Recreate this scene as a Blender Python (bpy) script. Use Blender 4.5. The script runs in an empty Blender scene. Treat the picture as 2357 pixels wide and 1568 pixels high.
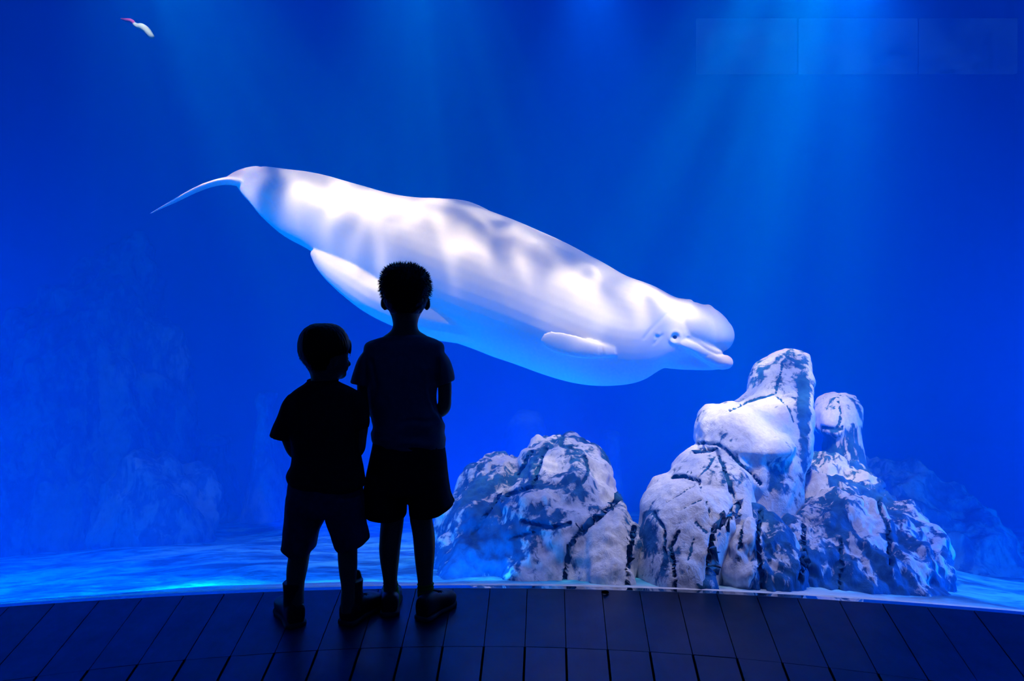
import bpy, bmesh, math, random
from math import pi, sin, cos, radians
from mathutils import Vector, Matrix, noise
from mathutils.bvhtree import BVHTree

random.seed(7)
SC = bpy.context.scene
COL = SC.collection
F, CX, CY, H = 1500.0, 1178.5, 784.0, 1.0      # focal length and centre of the 2357 x 1568 frame, eye height

# ------------------------------------------------------------------ camera
cam_d = bpy.data.cameras.new('camera')
cam_d.sensor_width = 36.0
cam_d.lens = 36.0 * F / 2357.0
cam_d.clip_end = 100
cam = bpy.data.objects.new('camera', cam_d)
cam.location = (0, 0, H)
cam.rotation_euler = (radians(90), 0, 0)
COL.objects.link(cam)
SC.camera = cam

# ------------------------------------------------------------------ world, exposure
world = bpy.data.worlds.new('dark_hall')
SC.world = world
world.use_nodes = True
world.node_tree.nodes['Background'].inputs[0].default_value = (0.02, 0.12, 1.0, 1)
world.node_tree.nodes['Background'].inputs[1].default_value = 0.03
SC.view_settings.view_transform = 'Standard'
SC.view_settings.look = 'None'
SC.view_settings.gamma = 1.0
SC.view_settings.use_curve_mapping = False
SC.view_settings.exposure = 0.08
SC.cycles.max_bounces = 4
SC.cycles.use_light_tree = False
SC.cycles.diffuse_bounces = 2
SC.cycles.glossy_bounces = 2
SC.cycles.transmission_bounces = 4
SC.cycles.transparent_max_bounces = 10
SC.cycles.volume_bounces = 1
SC.cycles.use_denoising = True
SC.cycles.sample_clamp_indirect = 4.0


# ------------------------------------------------------------------ tank lamps and added fills
def look(o, target):
    d = Vector(target) - o.location
    o.rotation_euler = d.to_track_quat('-Z', 'Y').to_euler()


def lamp(name, kind, loc, target, energy, color, **kw):
    d = bpy.data.lights.new(name, kind)
    d.energy = energy
    d.color = color
    for k, v in kw.items():
        setattr(d, k, v)
    o = bpy.data.objects.new(name, d)
    o.location = loc
    look(o, target)
    COL.objects.link(o)
    return o


def ripple_light(d, scale, low, seed=0.0):
    """light of the lamp broken up by the rippled water it passes"""
    d.use_nodes = True
    nt = d.node_tree
    em = nt.nodes['Emission']
    tc = nt.nodes.new('ShaderNodeTexCoord')
    mp = nt.nodes.new('ShaderNodeMapping')
    mp.inputs['Location'].default_value = (seed, 0, 0)
    nt.links.new(tc.outputs['Normal'], mp.inputs['Vector'])
    nz = nt.nodes.new('ShaderNodeTexNoise')
    nz.inputs['Scale'].default_value = scale * 0.8
    nz.inputs['Detail'].default_value = 1
    nt.links.new(mp.outputs[0], nz.inputs['Vector'])
    mx = nt.nodes.new('ShaderNodeMixRGB')
    mx.inputs[0].default_value = 0.22
    nt.links.new(mp.outputs[0], mx.inputs[1])
    nt.links.new(nz.outputs['Color'], mx.inputs[2])
    out = None
    for sc_, wt in ((scale, 1.0), (scale * 0.55, 0.9)):
        vo = nt.nodes.new('ShaderNodeTexVoronoi')
        vo.feature = 'SMOOTH_F1'
        vo.inputs['Scale'].default_value = sc_
        vo.inputs['Smoothness'].default_value = 0.35
        nt.links.new(mx.outputs[0], vo.inputs['Vector'])
        pw = nt.nodes.new('ShaderNodeMath')
        pw.operation = 'POWER'
        pw.inputs[1].default_value = 3.4
        nt.links.new(vo.outputs['Distance'], pw.inputs[0])
        ml = nt.nodes.new('ShaderNodeMath')
        ml.operation = 'MULTIPLY'
        ml.inputs[1].default_value = 9.0 * wt
        nt.links.new(pw.outputs[0], ml.inputs[0])
        if out is None:
            out = ml
        else:
            ad = nt.nodes.new('ShaderNodeMath')
            ad.operation = 'ADD'
            nt.links.new(out.outputs[0], ad.inputs[0])
            nt.links.new(ml.outputs[0], ad.inputs[1])
            out = ad
    ad = nt.nodes.new('ShaderNodeMath')
    ad.operation = 'ADD'
    ad.inputs[1].default_value = low
    nt.links.new(out.outputs[0], ad.inputs[0])
    nt.links.new(ad.outputs[0], em.inputs['Strength'])


for k, (lx, tx, ty, tz, en) in enumerate(((-1.75, -1.55, 4.2, 1.75, 98), (-0.45, -0.35, 4.2, 1.35, 118), (1.45, 1.0, 4.2, 1.0, 215))):
    key = lamp('tank_spot', 'SPOT', (lx, 2.80 - 0.06 * lx * lx, 3.3), (tx, ty, tz), en, (0.93, 0.72, 0.60), spot_size=radians(72), spot_blend=1.0, shadow_soft_size=0.03)
    ripple_light(key.data, 9.0, 0.10, k * 3.7 + (1.3 if k == 2 else 0))
BLUE = (0.0, 0.18, 1.0)
lamp('tank_flood', 'AREA', (0.0, 5.0, 5.2), (0.0, 5.0, 0), 270, BLUE, shape='RECTANGLE', size=8, size_y=4.0)  # unseen overhead fill, added as general blue ambient
for sx in (-1, 1):
    lamp('tank_side_flood', 'AREA', (sx * 7.1, 5.6, 0.6), (0, 5.6, 0.2), 200, BLUE, shape='RECTANGLE', size=4.5, size_y=2.6)  # out-of-view side fill, added to even out the water's blue
    lamp('window_side_flood', 'AREA', (sx * 3.6, 2.15, 0.35), (sx * 0.4, 4.0, 0.1), 195, BLUE, shape='RECTANGLE', size=0.4, size_y=1.6)  # added fill beside the window, lifts the lower centre
# unseen blue fills added behind the rocks to brighten the middle water
lamp('rock_uplight', 'AREA', (0.30, 4.9, -0.42), (-0.1, 4.6, 1.4), 75, (0.0, 0.09, 1.0), shape='RECTANGLE', size=0.9, size_y=0.5)
lamp('rock_uplight', 'AREA', (2.15, 5.0, -0.42), (1.6, 4.7, 1.4), 65, (0.0, 0.09, 1.0), shape='RECTANGLE', size=0.9, size_y=0.5)
for sx, en in ((0.35, 85), (1.45, 92)):
    lamp('rock_spot', 'SPOT', (sx, 2.70 - 0.05 * sx * sx, 2.75), (sx + 0.05, 3.15, 0.2), en * 2.2, (0.46, 0.42, 0.80), spot_size=radians(66), spot_blend=1.0, shadow_soft_size=0.1)  # added fill from above to brighten the rock fronts
lamp('floor_uplight', 'AREA', (-0.75, 4.3, -0.30), (-0.6, 5.1, 1.3), 45, (0.0, 0.12, 1.0), shape='RECTANGLE', size=1.8, size_y=0.5)  # added fill, tilted out of sight, for glow around the whale
# dim blue downlight in the hall over the middle of the planks
lamp('hall_downlight', 'SPOT', (0.25, 1.75, 3.6), (-0.05, 2.15, 0), 12, (0.0, 0.13, 1.0), spot_size=radians(32), spot_blend=0.5, shadow_soft_size=0.08)
# unseen blue strips added at the window foot to brighten the low water
for k, en in ((-2, 19), (-1, 14), (0, 6), (2, 10)):
    a = (k * 1.7 - (0.5 if k == 0 else 0)) / 8.2
    lamp('foot_strip', 'AREA', (-0.17 + 8.33 * sin(a), 2.632 - 8.2 + 8.33 * cos(a), 0.0), (-0.17 + 12 * sin(a), 2.632 - 8.2 + 12 * cos(a), 3.2), en, (0.0, 0.32, 1.0),
         shape='RECTANGLE', size=1.3, size_y=0.05)


# ------------------------------------------------------------------ helpers
def P(px, py, Y):
    return Vector(((px - CX) / F * Y, Y, H - (py - CY) / F * Y))


def project(v):
    return CX + v.x / v.y * F, CY - (v.z - H) / v.y * F


def tag(o, label=None, cat=None, group=None, kind=None):
    for k, v in (('label', label), ('category', cat), ('group', group), ('kind', kind)):
        if v:
            o[k] = v
    return o


def empty(name, loc, label, cat, group=None):
    o = bpy.data.objects.new(name, None)
    o.empty_display_size = 0.1
    o.location = loc
    COL.objects.link(o)
    return tag(o, label, cat, group)


def obj(name, me, mat=None, parent=None, smooth=True):
    if isinstance(me, bmesh.types.BMesh):
        bm = me
        bmesh.ops.recalc_face_normals(bm, faces=bm.faces)
        me = bpy.data.meshes.new(name)
        bm.to_mesh(me)
        bm.free()
    me.name = name
    if smooth:
        me.polygons.foreach_set('use_smooth', [True] * len(me.polygons))
    if mat:
        me.materials.clear()
        me.materials.append(mat)
    o = bpy.data.objects.new(name, me)
    COL.objects.link(o)
    if parent:
        o.parent = parent
        me.transform(Matrix.Translation(-parent.location)) if parent.type == 'EMPTY' else None
    return o


def loft(bm, rings, closed=True):
    vs = [[bm.verts.new(p) for p in r] for r in rings]
    n = len(vs[0])
    for a, b in zip(vs[:-1], vs[1:]):
        for i in range(n if closed else n - 1):
            j = (i + 1) % n
            bm.faces.new((a[i], a[j], b[j], b[i]))
    if closed:
        bm.faces.new(list(reversed(vs[0])))
        bm.faces.new(vs[-1])
    return vs


def catmull(rows, k):
    """smooth interpolation of equal-length tuples, k steps per span"""
    out = []
    n = len(rows)
    for i in range(n - 1):
        p0 = rows[max(i - 1, 0)]
        p1, p2 = rows[i], rows[i + 1]
        p3 = rows[min(i + 2, n - 1)]
        for s in range(k):
            t = s / k
            out.append(tuple(0.5 * (2 * b + (c - a) * t + (2 * a - 5 * b + 4 * c - d) * t * t + (3 * b - a - 3 * c + d) * t ** 3)
                             for a, b, c, d in zip(p0, p1, p2, p3)))
    out.append(tuple(rows[-1]))
    return out


def sellipse(n, pw):
    pts = []
    for i in range(n):
        a = 2 * pi * i / n
        c, s = cos(a), sin(a)
        pts.append((math.copysign(abs(c) ** (2 / pw), c), math.copysign(abs(s) ** (2 / pw), s)))
    return pts


def rows_loft(bm, rows, n=40, k=4, pw=2.3, fn=None):
    """stack of horizontal sections; a row is (py, x_left, x_right, Y, half_depth)"""
    rings = []
    se = sellipse(n, pw)
    for py, xl, xr, Y, ry in catmull(rows, k):
        c = P((xl + xr) / 2, py, Y)
        rx = max((xr - xl) / 2 / F * Y, 0.002)
        ry = max(ry, 0.002)
        ring = []
        for ex, ey in se:
            p = Vector((c.x + ex * rx, c.y + ey * ry, c.z))
            if fn:
                p = fn(p)
            ring.append(p)
        rings.append(ring)
    loft(bm, rings)


def tube(bm, pts, radii, n=16, flat=1.0, flat_dir=None, cap=True):
    """round chain through pts; flat < 1 squeezes it along flat_dir"""
    pts = [Vector(p) for p in pts]
    rings = []
    up = None
    m = len(pts)
    for i in range(m):
        t = (pts[min(i + 1, m - 1)] - pts[max(i - 1, 0)]).normalized()
        if up is None:
            up = Vector(flat_dir) if flat_dir is not None else (Vector((0, 0, 1)) if abs(t.z) < 0.9 else Vector((1, 0, 0)))
        elif flat_dir is not None:
            up = Vector(flat_dir)
        u = (up - t * up.dot(t)).normalized()
        up = u
        w = t.cross(u)
        r = radii[i]

        def ring(c, rr):
            return [c + (u * cos(2 * pi * q / n) * flat + w * sin(2 * pi * q / n)) * rr for q in range(n)]
        if i == 0 and cap:
            for a in (80, 60, 40, 20):
                rings.append(ring(pts[0] - t * r * sin(radians(a)), r * cos(radians(a))))
        rings.append(ring(pts[i], r))
        if i == m - 1 and cap:
            for a in (20, 40, 60, 80):
                rings.append(ring(pts[i] + t * r * sin(radians(a)), r * cos(radians(a))))
    loft(bm, rings)


def ctube(bm, rows, k=5, **kw):
    """rows (x,y,z,r) smoothed, then tubed"""
    rr = catmull(rows, k)
    tube(bm, [r[:3] for r in rr], [max(r[3], 1e-4) for r in rr], **kw)


def blob(bm, c, r, rot=None, seg=24):
    m = Matrix.Translation(c)
    if rot is not None:
        m = m @ rot.to_matrix().to_4x4() if hasattr(rot, 'to_matrix') else m @ rot
    m = m @ Matrix.Diagonal((r[0], r[1], r[2], 1))
    bmesh.ops.create_uvsphere(bm, u_segments=seg, v_segments=seg // 2, radius=1, matrix=m)


def fuse(bm, voxel, smooth=3, factor=0.5):
    """melt overlapping closed shapes into one continuous surface"""
    bmesh.ops.recalc_face_normals(bm, faces=bm.faces)
    me = bpy.data.meshes.new('tmp')
    bm.to_mesh(me)
    bm.free()
    o = bpy.data.objects.new('tmp', me)
    COL.objects.link(o)
    r = o.modifiers.new('r', 'REMESH')
    r.mode = 'VOXEL'
    r.voxel_size = voxel
    if smooth:
        s = o.modifiers.new('s', 'SMOOTH')
        s.iterations = smooth
        s.factor = factor
    dg = bpy.context.evaluated_depsgraph_get()
    out = bpy.data.meshes.new_from_object(o.evaluated_get(dg))
    bpy.data.objects.remove(o)
    bpy.data.meshes.remove(me)
    return out


def displace(me, fn):
    """fn(co, normal) -> signed distance along the normal"""
    me.update()
    nrm = [v.normal.copy() for v in me.vertices]
    for v, nn in zip(me.vertices, nrm):
        d = fn(v.co, nn)
        if d:
            v.co = v.co + nn * d
    me.update()


def seg_dist(p, a, b):
    ax, ay = a
    bx, by = b
    dx, dy = bx - ax, by - ay
    L = dx * dx + dy * dy
    t = 0 if L == 0 else max(0, min(1, ((p[0] - ax) * dx + (p[1] - ay) * dy) / L))
    return math.hypot(p[0] - ax - t * dx, p[1] - ay - t * dy)


def poly_dist(p, poly):
    return min(seg_dist(p, a, b) for a, b in zip(poly[:-1], poly[1:]))


# ------------------------------------------------------------------ materials
class NT:
    def __init__(self, name):
        self.m = bpy.data.materials.new(name)
        self.m.use_nodes = True
        self.t = self.m.node_tree
        self.b = self.t.nodes.get('Principled BSDF')
        self.out = self.t.nodes.get('Material Output')

    def n(self, kind, **kw):
        nd = self.t.nodes.new(kind)
        for k, v in kw.items():
            if k in nd.inputs:
                nd.inputs[k].default_value = v
            else:
                setattr(nd, k, v)
        return nd

    def l(self, a, b):
        self.t.links.new(a, b)

    def coords(self, scale=(1, 1, 1)):
        g = self.n('ShaderNodeNewGeometry')
        mp = self.n('ShaderNodeMapping')
        mp.inputs['Scale'].default_value = scale
        self.l(g.outputs['Position'], mp.inputs['Vector'])
        return mp.outputs[0]

    def noise(self, vec, scale, detail=4, rough=0.55, dist=0.0):
        nz = self.n('ShaderNodeTexNoise', Scale=scale, Detail=detail, Roughness=rough, Distortion=dist)
        self.l(vec, nz.inputs['Vector'])
        return nz.outputs['Fac']

    def ramp(self, fac, stops):
        r = self.n('ShaderNodeValToRGB')
        els = r.color_ramp.elements
        while len(els) < len(stops):
            els.new(0.5)
        for e, (p, c) in zip(els, stops):
            e.position = p
            e.color = (*c, 1) if len(c) == 3 else c
        self.l(fac, r.inputs[0])
        return r.outputs[0]

    def math(self, op, a, b=None):
        nd = self.n('ShaderNodeMath', operation=op)
        for i, v in enumerate((a, b)):
            if v is None:
                continue
            if isinstance(v, (int, float)):
                nd.inputs[i].default_value = v
            else:
                self.l(v, nd.inputs[i])
        return nd.outputs[0]

    def mix(self, fac, c1, c2):
        nd = self.n('ShaderNodeMixRGB')
        for i, v in enumerate((fac, c1, c2)):
            if isinstance(v, (int, float)):
                nd.inputs[i].default_value = v
            elif isinstance(v, tuple):
                nd.inputs[i].default_value = (*v, 1)
            else:
                self.l(v, nd.inputs[i])
        return nd.outputs[0]

    def bump(self, h, strength=0.3, dist=0.01):
        bp = self.n('ShaderNodeBump', Strength=strength, Distance=dist)
        self.l(h, bp.inputs['Height'])
        self.l(bp.outputs[0], self.b.inputs['Normal'])


def simple(name, col, rough=0.7, var=0.25, scale=30, bump=0.2, spec=0.3, metal=0.0, sheen=0.0):
    M = NT(name)
    v = M.coords()
    nz = M.noise(v, scale, 5)
    lo = tuple(c * (1 - var) for c in col)
    hi = tuple(min(1, c * (1 + var)) for c in col)
    M.l(M.ramp(nz, [(0.3, lo), (0.7, hi)]), M.b.inputs['Base Color'])
    M.b.inputs['Roughness'].default_value = rough
    M.b.inputs['Specular IOR Level'].default_value = spec
    M.b.inputs['Metallic'].default_value = metal
    if sheen:
        M.b.inputs['Sheen Weight'].default_value = sheen
    if bump:
        M.bump(M.noise(v, scale * 6, 4), bump, 0.003)
    return M.m


def mat_rock(name='rock_paint', lo=0.44, hi=0.53, stretch=0.45, tint=1.0, pale=None):
    """pale sculpted rock with blue-black algae stains; a vertex attribute adds the drawn cracks"""
    M = NT(name)
    v = M.coords((1, 1, stretch))
    n1 = M.noise(v, 5.5, 8, 0.62, 0.6)
    n2 = M.noise(v, 26, 6, 0.6, 0.4)
    a = M.math('ADD', M.math('MULTIPLY', n1, 0.68), M.math('MULTIPLY', n2, 0.37))
    at = M.n('ShaderNodeAttribute', attribute_name='stain')
    s = M.math('SUBTRACT', a, M.math('MULTIPLY', at.outputs['Fac'], 0.35))
    fac = M.ramp(s, [(lo, (0, 0, 0)), (hi, (1, 1, 1))])
    fine = M.ramp(M.noise(M.coords(), 60, 5), [(0.3, (0.55 * tint, 0.60 * tint, 0.80 * tint)), (0.7, (0.74 * tint, 0.78 * tint, 0.92 * tint))])
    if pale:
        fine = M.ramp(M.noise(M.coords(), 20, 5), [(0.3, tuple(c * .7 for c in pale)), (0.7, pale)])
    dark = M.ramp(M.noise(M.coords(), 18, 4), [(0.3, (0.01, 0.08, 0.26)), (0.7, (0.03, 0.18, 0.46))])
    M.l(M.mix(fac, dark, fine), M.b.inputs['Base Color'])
    M.b.inputs['Roughness'].default_value = 0.85
    M.b.inputs['Specular IOR Level'].default_value = 0.15
    M.bump(M.math('ADD', n2, M.math('MULTIPLY', fac, 0.15)), 0.5, 0.03)
    return M.m


M_rock_clean = mat_rock('rock_pale', 0.40, 0.46, 0.7)
M_rock_mid = mat_rock('rock_mottled', 0.50, 0.56, 0.5)
M_rock_dark = mat_rock('rock_stained', 0.53, 0.57, 0.22)
M_rock_far = mat_rock('rock_distant', 0.48, 0.56, 0.3, 1.0, (0.10, 0.34, 0.56))  # water haze put into the colour: lower, bluer albedo
M_rock_ghost = mat_rock('rock_faint', 0.42, 0.6, 0.5, 1.0, (0.04, 0.20, 0.32))  # same haze in the colour, darker still so the rock fades

M = NT('tank_sand')
v = M.coords((1, 1.0, 1))
n1 = M.noise(M.coords((1, 1.5, 1)), 1.7, 7, 0.62, 0.8)
n2 = M.noise(M.coords((1, 1.8, 1)), 6, 6, 0.6, 0.6)
a = M.math('ADD', M.math('MULTIPLY', n1, 0.65), M.math('MULTIPLY', n2, 0.35))
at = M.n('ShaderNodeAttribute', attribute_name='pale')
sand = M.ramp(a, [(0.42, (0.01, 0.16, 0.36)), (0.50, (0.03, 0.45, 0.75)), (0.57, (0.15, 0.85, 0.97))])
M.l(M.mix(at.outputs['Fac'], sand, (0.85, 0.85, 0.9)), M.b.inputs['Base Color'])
M.b.inputs['Roughness'].default_value = 0.9
M.bump(n2, 0.4, 0.05)
M_sand = M.m

M = NT('tank_wall_paint')
M.l(M.ramp(M.noise(M.coords((1, 1, 0.25)), 1.2, 5), [(0.35, (0.05, 0.16, 0.34)), (0.65, (0.10, 0.24, 0.44))]), M.b.inputs['Base Color'])
M.b.inputs['Roughness'].default_value = 0.9
M_tankwall = M.m

M_hall = simple('hall_paint', (0.01, 0.012, 0.02), 0.8, 0.2, 8)
M_ledge = simple('ledge_plaster', (0.75, 0.75, 0.78), 0.7, 0.2, 14, 0.4)

M = NT('floor_plank')
v = M.coords((1, 1, 1))
n1 = M.noise(M.coords((6, 1, 1)), 6, 6, 0.6)
n2 = M.noise(v, 3, 5)
at = M.n('ShaderNodeAttribute', attribute_name='tone')
c = M.ramp(M.math('ADD', M.math('MULTIPLY', n1, 0.6), M.math('MULTIPLY', n2, 0.4)), [(0.3, (0.004, 0.02, 0.10)), (0.7, (0.008, 0.035, 0.16))])
M.l(M.mix(at.outputs['Fac'], c, (0.004, 0.02, 0.09)), M.b.inputs['Base Color'])
M.l(M.math('ADD', M.math('MULTIPLY', M.noise(v, 9, 5), 0.22), 0.30), M.b.inputs['Roughness'])
M.b.inputs['Specular IOR Level'].default_value = 0.8
M.b.inputs['Metallic'].default_value = 0.6
M.bump(M.noise(M.coords((4, 1, 1)), 40, 4), 0.08, 0.002)
M_plank = M.m
M_gap = simple('floor_gap', (0.004, 0.004, 0.006), 0.95, 0.1, 20, 0, 0.0)

# acrylic: clear with a faint reflection
M = NT('acrylic')
tr = M.n('ShaderNodeBsdfTransparent')
tr.inputs[0].default_value = (0.985, 0.99, 1.0, 1)
gl = M.n('ShaderNodeBsdfGlossy')
gl.inputs['Roughness'].default_value = 0.02
fr = M.n('ShaderNodeFresnel', IOR=1.12)
mx = M.n('ShaderNodeMixShader')
M.l(fr.outputs[0], mx.inputs[0])
M.l(tr.outputs[0], mx.inputs[1])
M.l(gl.outputs[0], mx.inputs[2])
M.l(mx.outputs[0], M.out.inputs['Surface'])
M_glass = M.m

# water: blue light scatters, red is swallowed
M = NT('sea_water')
M.t.nodes.remove(M.b)
sc_ = M.n('ShaderNodeVolumeScatter', Density=0.235, Anisotropy=0.0)
sc_.inputs['Color'].default_value = (0.0, 0.235, 1.0, 1)
ab = M.n('ShaderNodeVolumeAbsorption', Density=0.40)
ab.inputs['Color'].default_value = (0.5, 0.65, 0.80, 1)
ad = M.n('ShaderNodeAddShader')
M.l(sc_.outputs[0], ad.inputs[0])
M.l(ab.outputs[0], ad.inputs[1])
M.l(ad.outputs[0], M.out.inputs['Volume'])
M_water = M.m

M = NT('beluga_skin')
n1 = M.noise(M.coords(), 3.0, 4)
n2 = M.noise(M.coords((1, 1, 1)), 40, 5)
M.l(M.ramp(M.math('ADD', M.math('MULTIPLY', n1, 0.7), M.math('MULTIPLY', n2, 0.3)), [(0.3, (0.78, 0.79, 0.82)), (0.7, (0.88, 0.88, 0.9))]), M.b.inputs['Base Color'])
M.b.inputs['Roughness'].default_value = 0.55
M.b.inputs['Specular IOR Level'].default_value = 0.2
M.bump(n2, 0.06, 0.004)
M_skinwhale = M.m
M_eye = simple('eye_dark', (0.01, 0.01, 0.02), 0.15, 0.1, 10, 0, 0.6)

M_skin = simple('skin', (0.34, 0.19, 0.12), 0.6, 0.08, 20, 0.05, 0.3)
M_hair = simple('hair', (0.006, 0.005, 0.005), 0.55, 0.2, 60, 0.1, 0.25)
M_shirt_grey = simple('shirt_grey', (0.16, 0.17, 0.22), 0.9, 0.12, 50, 0.2, 0.1, sheen=0.1)
M_shirt_dark = simple('shirt_dark', (0.03, 0.03, 0.04), 0.9, 0.2, 50, 0.2, 0.1)
M_short_dark = simple('shorts_dark', (0.02, 0.02, 0.028), 0.9, 0.2, 50, 0.2, 0.1)
M_short_denim = simple('shorts_denim', (0.06, 0.08, 0.14), 0.9, 0.25, 60, 0.4, 0.1)
M_shoe = simple('shoe_leather', (0.02, 0.022, 0.03), 0.4, 0.2, 40, 0.2, 0.5)
M_sole = simple('shoe_sole', (0.10, 0.10, 0.10), 0.8, 0.2, 40, 0.2, 0.2)
M_sock = simple('sock_green', (0.16, 0.42, 0.05), 0.95, 0.15, 80, 0.3, 0.1)
M_lace = simple('lace', (0.05, 0.05, 0.06), 0.9, 0.1, 40, 0.1, 0.1)


# ------------------------------------------------------------------ the setting
# glass arc measured from its foot in the photograph: nearest the middle it is farthest away
GX, GY, GR = -0.17, 2.632 - 8.2, 8.2


def glass_y(x, off=0.0):
    return GY + math.sqrt(max((GR + off) ** 2 - (x - GX) ** 2, 0.01))


def arc_pts(x0, x1, n, off):
    return [(x0 + (x1 - x0) * i / n, glass_y(x0 + (x1 - x0) * i / n, off)) for i in range(n + 1)]


def arc_slab(name, x0, x1, off0, off1, z0, z1, mat, n=72, kind='structure'):
    bm = bmesh.new()
    A = arc_pts(x0, x1, n, off0)
    B = arc_pts(x0, x1, n, off1)
    rings = []
    for (ax, ay), (bx, by) in zip(A, B):
        rings.append([Vector((ax, ay, z0)), Vector((bx, by, z0)), Vector((bx, by, z1)), Vector((ax, ay, z1))])
    loft(bm, rings)
    o = obj(name, bm, mat, smooth=False)
    if kind:
        o['kind'] = kind
    return o


ZG0, ZG1 = 0.0, 2.5
arc_slab('window_1', -4.4, 4.4, 0.0, 0.03, ZG0, ZG1, M_glass)
arc_slab('wall_front', -4.4, 4.4, -0.10, 0.029, ZG1, 6.2, M_hall)
arc_slab('trim_1', -4.4, 4.4, 0.0, 0.05, -0.6, -0.001, M_ledge)


def box(bm, x0, x1, y0, y1, z0, z1):
    vs = [bm.verts.new((x, y, z)) for x in (x0, x1) for y in (y0, y1) for z in (z0, z1)]
    for f in ((0, 1, 3, 2), (4, 6, 7, 5), (0, 4, 5, 1), (2, 3, 7, 6), (0, 2, 6, 4), (1, 5, 7, 3)):
        bm.faces.new([vs[i] for i in f])


def struct_box(name, dims, mat):
    bm = bmesh.new()
    box(bm, *dims)
    o = obj(name, bm, mat, smooth=False)
    o['kind'] = 'structure'
    return o


TX, TYB, TZT = 7.4, 9.6, 5.9
struct_box('wall_back', (-TX - .2, TX + .2, TYB, TYB + 0.2, -3, 6.2), M_tankwall)
struct_box('wall_left', (-TX - .2, -TX, 1.2, TYB, -3, 6.2), M_tankwall)
struct_box('wall_right', (TX, TX + .2, 1.2, TYB, -3, 6.2), M_tankwall)
struct_box('ceiling', (-TX - .2, TX + .2, 0.8, TYB + .2, 6.2, 6.4), M_hall)
# side returns between the glass and the tank's side walls
struct_box('trim_2', (-TX, -4.38, 1.15, 1.35, -0.2, 6.2), M_hall)
struct_box('trim_3', (4.38, TX, 1.15, 1.35, -0.2, 6.2), M_hall)


def sea_floor(x, y):
    d = max(0.0, y - glass_y(max(-4.4, min(4.4, x)), 0.04))
    z = -0.012 - 0.21 * d * (1 - 0.2 * math.exp(-d * 1.5))
    z += min(1, d / 0.8) * 0.12 * (noise.noise(Vector((x * 0.8, y * 0.8, 3.0))))
    z += min(1, d / 0.5) * 0.025 * noise.noise(Vector((x * 3, y * 3, 1.0)))
    return z


bm = bmesh.new()
NX, NY = 150, 80
grid = []
for j in range(NY + 1):
    row = []
    for i in range(NX + 1):
        x = -TX + 2 * TX * i / NX
        y0 = glass_y(max(-4.4, min(4.4, x)), 0.051)
        t = (j / NY) ** 1.8
        y = y0 + (TYB - y0) * t
        row.append(bm.verts.new((x, y, sea_floor(x, y))))
    grid.append(row)
for j in range(NY):
    for i in range(NX):
        bm.faces.new((grid[j][i], grid[j][i + 1], grid[j + 1][i + 1], grid[j + 1][i]))
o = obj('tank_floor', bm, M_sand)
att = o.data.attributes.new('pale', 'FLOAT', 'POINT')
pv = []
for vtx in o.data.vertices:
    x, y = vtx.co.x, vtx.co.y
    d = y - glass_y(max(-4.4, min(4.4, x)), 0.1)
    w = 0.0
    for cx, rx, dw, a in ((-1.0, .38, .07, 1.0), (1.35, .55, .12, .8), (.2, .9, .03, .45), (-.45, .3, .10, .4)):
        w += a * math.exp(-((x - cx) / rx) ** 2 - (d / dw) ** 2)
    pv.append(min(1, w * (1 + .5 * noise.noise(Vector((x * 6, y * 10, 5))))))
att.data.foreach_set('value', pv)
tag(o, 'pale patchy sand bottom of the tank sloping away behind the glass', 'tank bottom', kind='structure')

# water body: from just behind the glass to the tank walls
bm = bmesh.new()
rings = []
n = 72
for i in range(n + 1):
    x = -4.36 + 8.72 * i / n
    y = glass_y(x, 0.031)
    rings.append([Vector((x, y, -2.9)), Vector((x, TYB - 0.01, -2.9)), Vector((x, TYB - 0.01, TZT)), Vector((x, y, TZT))])
y_e = glass_y(4.36, 0.031)
first = [Vector((-TX + .01, y_e, -2.9)), Vector((-TX + .01, TYB - 0.01, -2.9)), Vector((-TX + .01, TYB - 0.01, TZT)), Vector((-TX + .01, y_e, TZT))]
last = [Vector((TX - .01, p.y, p.z)) for p in first]
loft(bm, [first] + rings + [last])
o = obj('sea_water', bm, M_water, smooth=False)
tag(o, 'deep blue water filling the tank behind the glass', 'water', kind='stuff')

# hall floor: radial planks laid in rings towards the glass
PCX, PCY, PR = -0.13, 2.62 - 4.9, 4.9


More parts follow.
